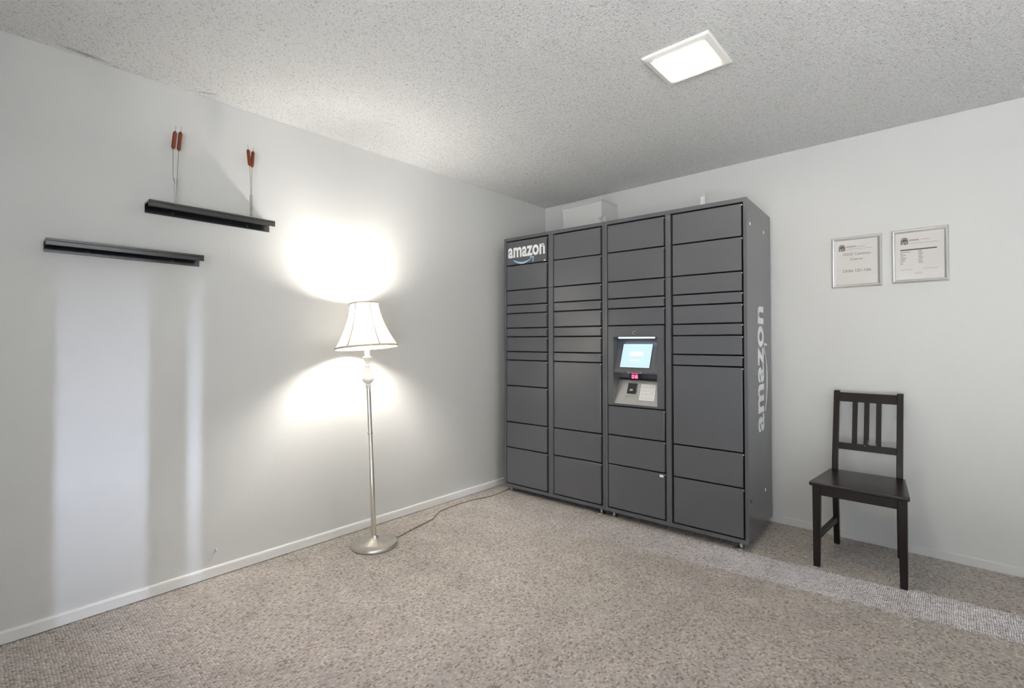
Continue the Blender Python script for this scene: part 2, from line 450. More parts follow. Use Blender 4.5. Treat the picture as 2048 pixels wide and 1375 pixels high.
def carcass(root, stl, str_, mull):
    bm = B()
    bx(bm, 0.0, 0.016, 0.0, LD, LB, LT)                      # sides
    bx(bm, MW - 0.016, MW - 0.0012, 0.0, LD, LB, LT)
    bx(bm, 0.016, MW - 0.016, 0.0, LD, LT - 0.016, LT)        # top, bottom, back
    bx(bm, 0.016, MW - 0.016, 0.0, LD, LB, LB + 0.016)
    bx(bm, 0.016, MW - 0.016, LD - 0.01, LD, LB + 0.016, LT - 0.016)
    bx(bm, 0.016, stl, 0.0, 0.03, LB + 0.016, LT - 0.016)     # front stiles and rails
    bx(bm, str_, MW - 0.016, 0.0, 0.03, LB + 0.016, LT - 0.016)
    bx(bm, stl, str_, 0.0, 0.03, 1.996, LT - 0.016)
    bx(bm, stl, str_, 0.0, 0.03, LB + 0.016, 0.068)
    obj('body', bm, M_GREY, root)
    bm = B(); bx(bm, 0.017, MW - 0.017, 0.155, 0.16, LB + 0.017, LT - 0.017)
    obj('inner_panel', bm, M_GREYI, root)
    # centre mullion in two lengths
    for z0, z1 in ((0.068, 1.599), (1.601, 1.996)):
        bm = B(); bx(bm, mull[0], mull[1], 0.001, 0.03, z0, z1); bevel_all(bm, 0.0012, 1)
        obj('mullion', bm, M_GREY, root)
    # levelling feet
    for fx in (0.045, MW - 0.052):
        for fy in (0.04, LD - 0.06):
            ft = B(); lathe(ft, [(0.026, 0.0), (0.027, 0.004), (0.022, 0.010), (0.012, 0.013)], 20, fx, fy)
            fo = obj('foot', ft, M_ZINC, root, smooth=True)
            st = B(); lathe(st, [(0.0085, 0.012), (0.0085, 0.05)], 12, fx, fy)
            obj('foot_stem', st, M_ZINC, fo, smooth=True)

def door(root, x0, x1, z1, z0):
    bm = B(); bx(bm, x0, x1, -0.001, 0.02, z0 + GAP / 2, z1 - GAP / 2)
    bevel_all(bm, 0.0022, 2)
    d = obj('door', bm, M_GREY, root)
    # bright latch tip at the upper free corner
    if z1 - z0 > 0.05:
        lb = B(); bx(lb, x1 - 0.001, x1 + 0.005, 0.001, 0.006, z1 - GAP / 2 - 0.010, z1 - GAP / 2 - 0.004)
        obj('latch', lb, M_ZINC, d)
    return d

def logo(parent, x0, x1, z_base, xh, y, color_a, color_b, place):
    """the lowercase word with the curved arrow under it; place maps (u along, v up) to local coordinates"""
    bm = text_bm('amazon', weight=0.030, spacing=1.03)
    fit_bm(bm, x0, x1, z_base, z_base + xh)
    for v in bm.verts:
        v.co = place(v.co.x, v.co.y)
    o = obj('logo_lettering', bm, color_a, parent)
    o['label'] = 'white lettering reading amazon'
    Wd = x1 - x0
    bm = B()
    n = 24
    up, lo = [], []
    for i in range(n + 1):
        t = i / n
        u = x0 + Wd * (0.15 + 0.50 * t)
        c = -xh * (0.12 + 0.44 * math.sin(PI * (0.08 + 0.84 * t)))
        th = xh * (0.02 + 0.075 * math.sin(PI * min(1, 0.1 + 0.9 * t)))
        up.append((u, z_base + c + th)); lo.append((u, z_base + c - th))
    va = [bm.verts.new(place(*p)) for p in up]; vb = [bm.verts.new(place(*p)) for p in lo]
    for i in range(n):
        bm.faces.new((vb[i], vb[i + 1], va[i + 1], va[i]))
    # arrow head: a bent stroke open to the lower left
    ax, az = x0 + Wd * 0.695, z_base - xh * 0.16
    k = xh
    head = [(-0.42, 0.00), (-0.40, 0.10), (0.06, 0.09), (0.02, -0.40), (-0.07, -0.42), (-0.04, 0.0)]
    vh = [bm.verts.new(place(ax + p[0] * k, az + p[1] * k)) for p in head]
    bm.faces.new((vh[0], vh[5], vh[2], vh[1])); bm.faces.new((vh[5], vh[4], vh[3], vh[2]))
    o2 = obj('logo_arrow', bm, color_b, parent)
    o2['label'] = 'curved arrow running under the lettering'

# --- left module
L1 = thing('parcel_locker', 'dark grey metal parcel locker with the word amazon on its top left door', 'locker', LBL, LANG, 'grey parcel locker modules')
carcass(L1, 0.024, 0.886, (0.432, 0.474))
for i in range(12):
    d = door(L1, 0.029, 0.417, ROWS[i], ROWS[i + 1])
    if i == 0:
        logo(d, 0.044, 0.403, 1.856, 0.082, -0.0018, M_DECAL, M_DECALB, lambda u, v: Vector((u, -0.0018, v)))
        st = box_obj('sticker', (0.392, 0.411, -0.0018, 0.0, 1.8045, 1.812), M_DECAL, d)
for i in range(11):
    door(L1, 0.483, 0.872, ROWS_B[i], ROWS_B[i + 1])
# --- right module
L2 = thing('parcel_locker', 'dark grey metal parcel locker with screen and keypad, white lettering on its side', 'locker', LBL + LE * MW, LANG, 'grey parcel locker modules')
carcass(L2, 0.018, 0.886, (0.427, 0.461))
R3 = [1.990, 1.799, 1.600, 1.484, 1.417, 1.302]
for i in range(5):
    door(L2, 0.024, 0.4166, R3[i], R3[i + 1])
R3b = [0.763, 0.565, 0.367, 0.073]
for i in range(3):
    d = door(L2, 0.024, 0.4166, R3b[i], R3b[i + 1])
    if i == 2:
        box_obj('sticker', (0.385, 0.409, -0.0018, 0.0, 0.340, 0.354), M_DECAL, d)
for i in range(11):
    door(L2, 0.475, 0.876, ROWS_B[i], ROWS_B[i + 1])
# small latch cover on the mullion
box_obj('latch_cover', (0.433, 0.455, -0.0005, 0.002, 1.885, 1.955), M_GREY, L2, 0.0008, 1)
# side lettering and screw caps
logo(L2, 0.640, 1.412, -0.395, 0.155, 0, M_DECALG, M_DECALG, lambda u, v: Vector((MW - 0.0008, -v, u)))
for (yy, zz) in ((0.073, 1.880), (0.415, 1.887), (0.41, 0.262)):
    bm = B(); tube(bm, [(MW - 0.002, yy, zz), (MW + 0.0008, yy, zz)], 0.010, 14)
    obj('screw_cap', bm, M_DECALG, L2, smooth=True)
bm = B(); tube(bm, [(MW - 0.002, 0.057, 0.276), (MW + 0.0006, 0.057, 0.276)], 0.009, 14)
obj('screw_hole', bm, M_BLACK, L2)

# --- kiosk (module 2, first column, z 0.763..1.302)
KX0, KX1, KZ0, KZ1 = 0.024, 0.4166, 0.767, 1.298
OX0, OX1, OZ0, OZ1 = 0.063, 0.371, 0.777, 1.225
bm = B()
bx(bm, KX0, OX0, -0.001, 0.018, KZ0, KZ1); bx(bm, OX1, KX1, -0.001, 0.018, KZ0, KZ1)
bx(bm, OX0, OX1, -0.001, 0.018, OZ1, KZ1); bx(bm, OX0, OX1, -0.001, 0.018, KZ0, OZ0)
# walls of the recess
bx(bm, OX0 - 0.004, OX0, 0.018, 0.14, OZ0, OZ1); bx(bm, OX1, OX1 + 0.004, 0.018, 0.14, OZ0, OZ1)
bx(bm, OX0, OX1, 0.018, 0.14, OZ1, OZ1 + 0.004); bx(bm, OX0, OX1, 0.018, 0.14, OZ0 - 0.004, OZ0)
bx(bm, OX0, OX1, 0.13, 0.14, OZ0, OZ1)
kiosk = obj('kiosk_fascia', bm, M_GREY, L2)
# sloped screen housing: profile in (y, z)
bm = B(); prism(bm, [(0.004, 0.996), (0.088, 1.206), (0.10, 1.224), (0.129, 1.224), (0.129, 0.985), (0.06, 0.975), (0.004, 0.986)], OX0 + 0.0005, OX1 - 0.0005, 'x')
housing = obj('screen_housing', bm, M_GREY, L2)
def on_slope(x, t, off):                           # t 0 at the lip, 1 at the top of the screen housing
    y0, z0, y1, z1 = 0.004, 0.996, 0.088, 1.206
    ny, nz = -(z1 - z0), (y1 - y0)
    ln = math.hypot(ny, nz); ny /= ln; nz /= ln
    return Vector((x, y0 + (y1 - y0) * t + ny * off, z0 + (z1 - z0) * t + nz * off))
def slope_quad(fn, x0, x1, t0, t1, off):
    bm = B()
    a = [fn(x0, t0, -0.001), fn(x1, t0, -0.001), fn(x1, t1, -0.001), fn(x0, t1, -0.001)]
    b = [fn(x0, t0, off), fn(x1, t0, off), fn(x1, t1, off), fn(x0, t1, off)]
    hexa(bm, a + b)
    return bm
obj('screen_bezel', slope_quad(on_slope, 0.099, 0.317, 0.11, 0.885, 0.0015), M_BLACK, housing)
o = obj('screen', slope_quad(on_slope, 0.104, 0.312, 0.13, 0.865, 0.0020), M_SCREEN, housing)
o['label'] = 'lit pale blue display'
obj('screen_logo', slope_quad(on_slope, 0.160, 0.255, 0.49, 0.62, 0.0024), M_SCREENW, housing)
obj('screen_text', slope_quad(on_slope, 0.170, 0.235, 0.33, 0.37, 0.0024), M_SCREENW, housing)
obj('screen_line', slope_quad(on_slope, 0.106, 0.310, 0.20, 0.212, 0.0024), M_SCREENL, housing)
box_obj('label_plate', (0.165, 0.260, 0.0030, 0.0045, 0.9862, 0.9950), M_KEY, housing)
box_obj('label_print', (0.169, 0.256, 0.0024, 0.0035, 0.9875, 0.9937), M_GREYI, housing)
lb = box_obj('light_bar', (0.090, 0.340, 0.020, 0.045, 1.2165, 1.2245), M_LED, L2, 0.002)
lb['label'] = 'lit white light bar'
bm = B(); tube(bm, [(0.2170, -0.003, 1.2533), (0.2170, 0.003, 1.2533)], 0.0105, 20)
lk = obj('lock', bm, M_STEEL, L2, smooth=True)
bm = B(); tube(bm, [(0.2170, -0.0045, 1.2533), (0.2170, -0.003, 1.2533)], 0.0065, 16)
obj('lock_core', bm, M_BLACK, lk)
# red numbers on the dark back of the slot
box_obj('number_display', (0.150, 0.235, 0.060, 0.068, 0.943, 0.975), M_BLACK, L2)
bm = B()
def seg7(bm, x, z, w_, h_, on, y):
    t = 0.0035
    segs = {'a': (0, w_, h_ - t, h_), 'd': (0, w_, 0, t), 'g': (0, w_, h_ / 2 - t / 2, h_ / 2 + t / 2),
            'f': (0, t, h_ / 2, h_), 'e': (0, t, 0, h_ / 2), 'b': (w_ - t, w_, h_ / 2, h_), 'c': (w_ - t, w_, 0, h_ / 2)}
    for s in on:
        a, b_, c, d_ = segs[s]
        bx(bm, x + a, x + b_, y - 0.001, y, z + c, z + d_)
seg7(bm, 0.170, 0.949, 0.016, 0.021, 'abcdef', 0.0596)
seg7(bm, 0.194, 0.949, 0.016, 0.021, 'abcdefg', 0.0596)
o = obj('number_digits', bm, M_RED, L2); o['label'] = 'glowing red digits'
# lower steel counter: profile
bm = B(); prism(bm, [(0.002, 0.779), (0.075, 0.936), (0.085, 0.944), (0.129, 0.944), (0.129, 0.779)], OX0 + 0.0005, OX1 - 0.0005, 'x')
counter = obj('counter', bm, M_STEEL, L2); counter['label'] = 'sloped bare steel counter below the screen'
def on_counter(x, t, off):
    y0, z0, y1, z1 = 0.002, 0.779, 0.075, 0.936
    ny, nz = -(z1 - z0), (y1 - y0)
    ln = math.hypot(ny, nz); ny /= ln; nz /= ln
    return Vector((x, y0 + (y1 - y0) * t + ny * off, z0 + (z1 - z0) * t + nz * off))
obj('card_tray', slope_quad(on_counter, 0.135, 0.235, 0.33, 0.86, 0.003), M_STEEL, counter)
obj('card_reader', slope_quad(on_counter, 0.150, 0.208, 0.44, 0.84, 0.014), M_BLACK, counter)
obj('card_slot', slope_quad(on_counter, 0.168, 0.190, 0.52, 0.60, 0.0165), M_STEEL, counter)
keypad = obj('keypad', slope_quad(on_counter, 0.240, 0.340, 0.20, 0.84, 0.005), M_DECAL, L2); keypad['label'] = 'pale keypad with four rows of keys'
for r in range(4):
    for c in range(4):
        x0 = 0.246 + c * 0.0225
        t0 = 0.24 + r * 0.147
        obj('key', slope_quad(on_counter, x0, x0 + 0.0185, t0, t0 + 0.115, 0.0085), M_KEY, keypad)

# ------------------------------------------------------------------ chair
CH = thing('dining_chair', 'black-brown wooden slat back chair standing against the back wall', 'chair', (2.44, -0.37, 0))
def cx(x, y): return (x - 2.44, y + 0.37)
def leg_hexa(parent, name, b, t, half_b, half_t, z0, z1, m=M_WOOD, bev=0.003):
    (bx_, by_), (tx, ty) = cx(*b), cx(*t)
    bm = B()
    p = []
    for (x, y, h, z) in ((bx_, by_, half_b, z0), (tx, ty, half_t, z1)):
        p += [(x - h[0], y - h[1], z), (x + h[0], y - h[1], z), (x + h[0], y + h[1], z), (x - h[0], y + h[1], z)]
    hexa(bm, p); bevel_all(bm, bev, 2)
    return obj(name, bm, m, parent)
# front legs taper towards the floor
leg_hexa(CH, 'leg', (2.2615, -0.548), (2.2640, -0.545), (0.015, 0.015), (0.019, 0.021), 0.0, 0.432)
leg_hexa(CH, 'leg', (2.6240, -0.548), (2.6215, -0.545), (0.015, 0.015), (0.019, 0.021), 0.0, 0.432)
# rear legs run on into the back posts: lower leg splayed back, upper part leaning back
def rear_post(xb, xt):
    prof = [(-0.150, -0.118, 0.0), (-0.195, -0.155, 0.42), (-0.185, -0.150, 0.50), (-0.085, -0.055, 0.90)]
    bm = B(); hw = 0.0145
    rings = []
    for i, (y0, y1, z) in enumerate(prof):
        x = xb + (xt - xb) * z / 0.9 - 2.44
        rings.append([bm.verts.new(q) for q in ((x - hw, y0 + 0.37, z), (x + hw, y0 + 0.37, z), (x + hw, y1 + 0.37, z), (x - hw, y1 + 0.37, z))])
    for a, b in zip(rings, rings[1:]):
        for k in range(4):
            bm.faces.new((a[k], a[(k + 1) % 4], b[(k + 1) % 4], b[k]))
    bm.faces.new(rings[0][::-1]); bm.faces.new(rings[-1])
    bmesh.ops.recalc_face_normals(bm, faces=bm.faces)
    bevel_all(bm, 0.003, 2)
    return obj('leg', bm, M_WOOD, CH)
rear_post(2.292, 2.2905); rear_post(2.588, 2.5895)
# seat
sb = B()
seat_pts = [(2.236, -0.590), (2.650, -0.590), (2.652, -0.575), (2.614, -0.196), (2.605, -0.190), (2.277, -0.190), (2.268, -0.196), (2.233, -0.575)]
prism(sb, [cx(*p) for p in seat_pts], 0.432, 0.451, 'z'); bmesh.ops.recalc_face_normals(sb, faces=sb.faces); bevel_all(sb, 0.005, 3)
obj('seat', sb, M_SEAT, CH)
def rail(name, a, b, th, z0, z1, m=M_WOOD, bev=0.002):
    a = Vector((*cx(*a), 0)); b = Vector((*cx(*b), 0))
    d = (b - a).normalized(); n = Vector((-d.y, d.x, 0)) * th / 2
    bm = B(); hexa(bm, [(*(q.xy), z) for z in (z0, z1) for q in (a - n, b - n, b + n, a + n)])
    bmesh.ops.recalc_face_normals(bm, faces=bm.faces); bevel_all(bm, bev, 2)
    return obj(name, bm, m, CH)
rail('apron', (2.275, -0.552), (2.611, -0.552), 0.018, 0.380, 0.432)
rail('apron', (2.262, -0.535), (2.290, -0.185), 0.018, 0.385, 0.432)
rail('apron', (2.622, -0.535), (2.590, -0.185), 0.018, 0.385, 0.432)
rail('apron', (2.300, -0.175), (2.580, -0.175), 0.018, 0.385, 0.432)
rail('stretcher', (2.262, -0.540), (2.292, -0.165), 0.018, 0.135, 0.170)
rail('stretcher', (2.623, -0.540), (2.588, -0.165), 0.018, 0.135, 0.170)
# back rails and slats follow the lean of the posts
def lean_y(z): return -0.1675 + (z - 0.50) * (0.0975 / 0.40) 
def back_piece(name, x0, x1, z0, z1, th=0.018):
    bm = B(); p = []
    for z in (z0, z1):
        y = lean_y(z) + 0.37
        p += [(x0 - 2.44, y - th / 2, z), (x1 - 2.44, y - th / 2, z), (x1 - 2.44, y + th / 2, z), (x0 - 2.44, y + th / 2, z)]
    hexa(bm, p); bevel_all(bm, 0.002, 2)
    return obj(name, bm, M_WOOD, CH)
back_piece('top_rail', 2.304, 2.576, 0.838, 0.890, 0.020)
lower = back_piece('lower_rail', 2.304, 2.576, 0.566, 0.602, 0.020)
for xc in (2.382, 2.438, 2.494):
    back_piece('slat', xc - 0.0125, xc + 0.0125, 0.600, 0.840, 0.012)
for (x, z, r) in ((2.4465, 0.628, 0.0022), (2.4505, 0.618, 0.0028), (2.4440, 0.612, 0.0018), (2.4515, 0.608, 0.0022), (2.4335, 0.598, 0.0020), (2.4865, 0.613, 0.0016), (2.4850, 0.606, 0.0014)):
    bm = B(); yy = lean_y(z) + 0.37 - (0.0068 if z > 0.602 else 0.0108)
    x = min(max(x, 2.427), 2.4495) if x < 2.47 else min(max(x, 2.484), 2.505)
    bmesh.ops.create_icosphere(bm, subdivisions=1, radius=r, matrix=Matrix.Translation((x - 2.44, yy, z)) @ Matrix.Diagonal((1, 0.3, 1.3, 1)))
    obj('paint_chip', bm, M_CHIP, CH)

# ------------------------------------------------------------------ floor lamp
LC = Vector((0.275, -1.985, 0))
LP = thing('floor_lamp', 'lit floor lamp with a white bell shade and brushed metal pole', 'lamp', LC)
bm = B(); lathe(bm, [(0.126, 0.0), (0.132, 0.004), (0.132, 0.016), (0.128, 0.021), (0.098, 0.024), (0.082, 0.026), (0.074, 0.031), (0.060, 0.034), (0.052, 0.039), (0.030, 0.046), (0.020, 0.052), (0.0165, 0.060)], 48)
obj('base', bm, M_NICKEL, LP, smooth=True)
axis = (Vector((Rv.x, Rv.y, 0)).normalized() * -0.0375 + Vector((0, 0, 0.90))).normalized()
def tilt_matrix(ax, org):
    z = ax.normalized(); x = Vector((0, 1, 0)).cross(z).normalized(); y = z.cross(x)
    m = Matrix.Identity(4)
    for i in range(3):
        m[i][0] = x[i]; m[i][1] = y[i]; m[i][2] = z[i]; m[i][3] = org[i]
    return m
TM = tilt_matrix(axis, Vector((0, 0, 0.0)))
def lobj(name, bm, m, parent=LP, mtx=TM, **k):
    bm.transform(mtx)
    return obj(name, bm, m, parent, **k)
pole = B(); lathe(pole, [(0.0145, 0.048), (0.0140, 0.30), (0.0136, 0.52), (0.0128, 0.521), (0.0128, 0.945)], 20)
po = lobj('pole', pole, M_NICKEL, smooth=True)
for z in (0.30, 0.66):
    jb = B(); lathe(jb, [(0.0148, z - 0.006), (0.0152, z - 0.004), (0.0152, z + 0.004), (0.0148, z + 0.006)], 20)
    lobj('pole_joint', jb, M_NICKEL, po, smooth=True)
bal = B(); lathe(bal, [(0.0130, 0.925), (0.0165, 0.930), (0.0165, 0.940), (0.013, 0.944), (0.013, 0.950), (0.024, 0.957), (0.031, 0.966), (0.0335, 0.974), (0.0320, 0.982), (0.025, 0.994), (0.018, 1.012), (0.0130, 1.035), (0.0115, 1.050), (0.0165, 1.053), (0.0165, 1.060), (0.0120, 1.063), (0.0125, 1.074), (0.018, 1.090), (0.026, 1.101), (0.027, 1.106), (0.018, 1.110), (0.012, 1.112)], 28)
lobj('baluster', bal, M_IVORY, smooth=True)
sk = B(); lathe(sk, [(0.0125, 1.110), (0.0150, 1.114), (0.0150, 1.165), (0.013, 1.172), (0.013, 1.20), (0.017, 1.203), (0.017, 1.235), (0.012, 1.238)], 20)
lobj('socket', sk, M_IVORY, smooth=True)
blb = B(); lathe(blb, [(0.013, 1.236), (0.014, 1.248), (0.020, 1.262), (0.026, 1.285), (0.029, 1.315), (0.030, 1.350), (0.029, 1.378), (0.024, 1.396), (0.014, 1.405), (0.003, 1.407)], 20)
lobj('bulb', blb, M_BULB, smooth=True)
# shade leans a little more than the pole
s_axis = (Vector((Rv.x, Rv.y, 0)).normalized() * -0.085 + Vector((Fv.x, Fv.y, 0)).normalized() * 0.055 + Vector((0, 0, 1))).normalized()
s_org = TM @ Vector((0, 0, 1.165))
SM = tilt_matrix(s_axis, s_org)
SH = 0.258
rot0 = None
def shade_prof(t):                                # t 0 bottom .. 1 top
    return 0.081 + 0.098 * (1 - t) ** 1.65
def shade_r(t, th):
    k = 6
    a = ((th - RIB0) % (2 * PI / k)) - PI / k      # slight flattening of each panel between the ribs
    hexr = math.cos(PI / k) / math.cos(a)
    return shade_prof(t) * (1.0 - 0.10 * (1 - 1 / 1.0) - 0.35 * (1 - hexr) * 0.55 * (1 - abs(2 * a) / (2 * PI / k)) )
# angle of the camera direction in the tilted frame, so that two ribs show in front
inv = SM.inverted()
cdir = inv.to_3x3() @ (Vector((2.7982, -3.5732, 1.2)) - (LC + s_org))
CA = math.atan2(cdir.y, cdir.x)
RIB0 = CA + math.radians(24)
bm = B(); seg, rows = 72, 18
rings = []
for j in range(rows + 1):
    t = j / rows
    rings.append([bm.verts.new((shade_r(t, 2 * PI * k / seg) * math.cos(2 * PI * k / seg), shade_r(t, 2 * PI * k / seg) * math.sin(2 * PI * k / seg), SH * t)) for k in range(seg)])
for a, b in zip(rings, rings[1:]):
    for k in range(seg):
        bm.faces.new((a[k], a[(k + 1) % seg], b[(k + 1) % seg], b[k]))
shade = lobj('shade', bm, M_SHADE, LP, SM, smooth=True, fix=False)
for nm, t, r in (('shade_trim', 0.0, 0.0042), ('shade_trim', 1.0, 0.0030)):
    bm = B(); pts = [(shade_r(t, 2 * PI * k / seg) * math.cos(2 * PI * k / seg), shade_r(t, 2 * PI * k / seg) * math.sin(2 * PI * k / seg), SH * t) for k in range(seg)]
    V = [Vector(p) for p in pts]
    ringsq = []
    for p in V:
        o = Vector((p.x, p.y, 0)).normalized()
        ringsq.append([bm.verts.new(p + o * r * math.cos(q) + Vector((0, 0, 1)) * r * 1.6 * math.sin(q)) for q in [2 * PI * i / 6 for i in range(6)]])
    for i in range(seg):
        A, Bq = ringsq[i], ringsq[(i + 1) % seg]
        for k in range(6):
            bm.faces.new((A[k], A[(k + 1) % 6], Bq[(k + 1) % 6], Bq[k]))
    lobj(nm, bm, M_TAPE, shade, SM, smooth=True)
for i in range(6):
    th = RIB0 + i * PI / 3
    bm = B(); tube(bm, [((shade_r(j / 18, th) + 0.0004) * math.cos(th), (shade_r(j / 18, th) + 0.0004) * math.sin(th), SH * j / 18) for j in range(19)], 0.0042, 6)
    lobj('shade_rib', bm, M_TAPE, shade, SM, smooth=True)
# harp wire and finial
hp = B()
pts = [(-0.014, 0, 0.045), (-0.045, 0, 0.085), (-0.055, 0, 0.14), (-0.045, 0, 0.20), (-0.018, 0, 0.243), (0, 0, 0.252), (0.018, 0, 0.243), (0.045, 0, 0.20), (0.055, 0, 0.14), (0.045, 0, 0.085), (0.014, 0, 0.045)]
tube(hp, smooth_pts(pts, 4), 0.0016, 6)
lobj('harp', hp, M_NICKEL, LP, SM @ Matrix.Rotation(CA + 1.1, 4, 'Z'), smooth=True)
sp = B()
for i in range(3):
    th = RIB0 + i * 2 * PI / 3
    tube(sp, [(0, 0, 0.252), (0.079 * math.cos(th), 0.079 * math.sin(th), 0.257)], 0.0014, 5)
lobj('shade_spider', sp, M_NICKEL, LP, SM, smooth=True)
fn = B(); lathe(fn, [(0.006, 0.252), (0.006, 0.258), (0.009, 0.262), (0.0085, 0.268), (0.005, 0.275), (0.002, 0.280)], 14)
lobj('finial', fn, M_IVORY, LP, SM, smooth=True)
# cord across the carpet to the socket behind the lockers
cp = [(0.315, -1.860, 0.010), (0.289, -1.825, 0.006), (0.240, -1.651, 0.004), (0.203, -1.495, 0.004), (0.128, -1.369, 0.004), (0.109, -1.189, 0.004), (0.123, -1.026, 0.004), (0.156, -0.900, 0.004), (0.150, -0.759, 0.004), (0.128, -0.62, 0.004), (0.10, -0.30, 0.004)]
bm = B(); tube(bm, [Vector(p) - LC for p in smooth_pts(cp, 6)], 0.0030, 6)
obj('cord', bm, M_CORD, LP, smooth=True)

# ------------------------------------------------------------------ picture ledges, hung lip down
def ledge(y0, y1, zt, lip, bot, label, screws):
    o = thing('wall_shelf', label, 'shelf', (0, (y0 + y1) / 2, zt), 0, 'black wall ledges')
    hy = (y1 - y0) / 2
    def part(name, x0, x1, z0, z1):
        bm = B(); bx(bm, x0, x1, -hy, hy, z0 - zt, z1 - zt); bevel_all(bm, 0.0012, 1)
        return obj(name, bm, M_SHELF, o)
    part('shelf_board', 0.0005, 0.090, zt - 0.010, zt)
    part('front_lip', 0.080, 0.090, lip, zt - 0.010)
    bp = part('back_plate', 0.0005, 0.012, bot, zt - 0.010)
    for ys in screws:
        bm = B(); tube(bm, [(0.011, ys - (y0 + y1) / 2, bot + 0.014 - zt), (0.0145, ys - (y0 + y1) / 2, bot + 0.014 - zt)], [0.0055, 0.0045], 12)
        sc = obj('screw', bm, M_BLACK, bp, smooth=True)
    return o
ledge(-3.045, -2.486, 1.850, 1.8205, 1.802, 'upper black wall ledge holding the dried cattails', (-2.935, -2.60))
ledge(-3.384, -2.822, 1.620, 1.5920, 1.573, 'lower empty black wall ledge', (-3.244, -2.935))

# ------------------------------------------------------------------ cattails in clear bud vases
def vase(y, h, label):
    bm = B()
    lathe(bm, [(0.020, 0.0), (0.021, 0.003), (0.010, 0.007), (0.0075, 0.016), (0.0080, 0.06), (0.0085, h), (0.0072, h), (0.0066, 0.06), (0.0062, 0.018), (0.002, 0.014)], 20)
    o = obj('bud_vase', bm, M_VASE, None, smooth=True); o.location = (0.050, y, 1.850)
    tag(o, label, 'vase', 'clear glass bud vases')
    return o
vase(-2.932, 0.130, 'slim clear glass bud vase at the left end of the upper ledge')
vase(-2.595, 0.125, 'slim clear glass bud vase at the right end of the upper ledge')
def cattail(stem, head0, head1, label, group, extra=None):
    base = Vector((0.05, stem[0][0], stem[0][1]))
    def V(p, x=0.05): return Vector((x, p[0], p[1])) - base
    o = thing('cattail', label, 'cattail', base, 0, group)
    bm = B(); pts = smooth_pts([V(p) for p in stem] + [V(head0)], 4)
    tube(bm, pts, 0.0011, 6)
    if extra:
        tube(bm, smooth_pts([V(p) for p in extra], 4), 0.0009, 5)
    obj('stem', bm, M_STEM, o, smooth=True)
    a, b = V(head0), V(head1)
    n = 10; pp, rr = [], []
    for i in range(n + 1):
        t = i / n
        pp.append(a.lerp(b, t)); e = min(t, 1 - t) * (b - a).length
        rr.append(0.0083 * math.sqrt(max(0.06, 1 - max(0, 1 - e / 0.0085) ** 2)))
    bm = B(); tube(bm, pp, rr, 14)
    obj('seed_head', bm, M_CAT, o, smooth=True)
    d = (b - a).normalized()
    bm = B(); tube(bm, smooth_pts([b - d * 0.002, b + d * 0.012 + Vector((0, 0.001, 0)), b + d * 0.026 + Vector((0, -0.004 if 'left' in label.split()[-1] else 0.0, 0))], 3), [0.0008] * 7, 5)
    obj('tip', bm, M_STEM, o)
cattail([(-2.9330, 1.958), (-2.9385, 1.962), (-2.9440, 1.985), (-2.9450, 2.05)], (-2.9454, 2.117), (-2.9372, 2.2075),
        'brown cattail with a hooked stem, leftmost on the upper ledge', 'dried cattails')
cattail([(-2.9315, 1.866), (-2.9300, 1.93), (-2.9270, 2.02)], (-2.9225, 2.115), (-2.9150, 2.212),
        'brown cattail with a forked twig, second from the left on the upper ledge', 'dried cattails', [(-2.9300, 1.950), (-2.9265, 1.958), (-2.9240, 1.972)])
cattail([(-2.5955, 1.866), (-2.5965, 1.95), (-2.6000, 2.06)], (-2.6030, 2.128), (-2.6120, 2.216),
        'brown cattail leaning left, third from the left on the upper ledge', 'dried cattails')
cattail([(-2.5940, 1.866), (-2.5935, 1.95), (-2.5920, 2.06)], (-2.5920, 2.123), (-2.5868, 2.213),
        'brown cattail standing upright, rightmost on the upper ledge', 'dried cattails')

# ------------------------------------------------------------------ framed notices
def rounded(rw, rh, r, n=6):
    pts = []
    for cxx, cyy, a0 in ((rw - r, rh - r, 0), (-rw + r, rh - r, PI / 2), (-rw + r, -rh + r, PI), (rw - r, -rh + r, 1.5 * PI)):
        for k in range(n + 1):
            a = a0 + PI / 2 * k / n
            pts.append((cxx + r * math.cos(a), cyy + r * math.sin(a)))
    return pts
def picture(x0, x1, z0, z1, label):
    o = thing('picture_frame', label, 'picture frame', ((x0 + x1) / 2, 0, (z0 + z1) / 2), 0, 'framed notices')
    hw, hh = (x1 - x0) / 2, (z1 - z0) / 2
    fw = 0.021
    # moulding cross section: (distance inward from outer edge, depth from wall)
    prof = [(0.0, 0.0005), (0.0, 0.010), (0.003, 0.015), (0.008, 0.0175), (0.013, 0.016), (0.016, 0.012), (fw, 0.010), (fw, 0.0005)]
    corners = [(-1, -1), (1, -1), (1, 1), (-1, 1)]
    for i in range(4):
        a, b = corners[i], corners[(i + 1) % 4]
        bm = B()
        A = [bm.verts.new((a[0] * (hw - d), -y, a[1] * (hh - d))) for d, y in prof]
        C = [bm.verts.new((b[0] * (hw - d), -y, b[1] * (hh - d))) for d, y in prof]
        for k in range(len(prof) - 1):
            bm.faces.new((A[k], C[k], C[k + 1], A[k + 1]))
        bm.faces.new(A); bm.faces.new(C[::-1]); bm.faces.new((A[-1], C[-1], C[0], A[0]))
        obj('frame_rail', bm, M_FRAME, o, smooth=True)
    paper = box_obj('paper', (-hw + 0.018, hw - 0.018, -0.006, -0.002, -hh + 0.018, hh - 0.018), M_PAPER, o)
    box_obj('glass', (-hw + 0.019, hw - 0.019, -0.0090, -0.0082, -hh + 0.019, hh - 0.019), M_PANE, o)
    return o, paper, hw, hh
PY = -0.0062
def flat(parent, name, rects, m):
    bm = B()
    for (a, b, c, d) in rects:
        bx(bm, a, b, PY - 0.0002, PY + 0.0002, c, d)
    return obj(name, bm, m, parent)
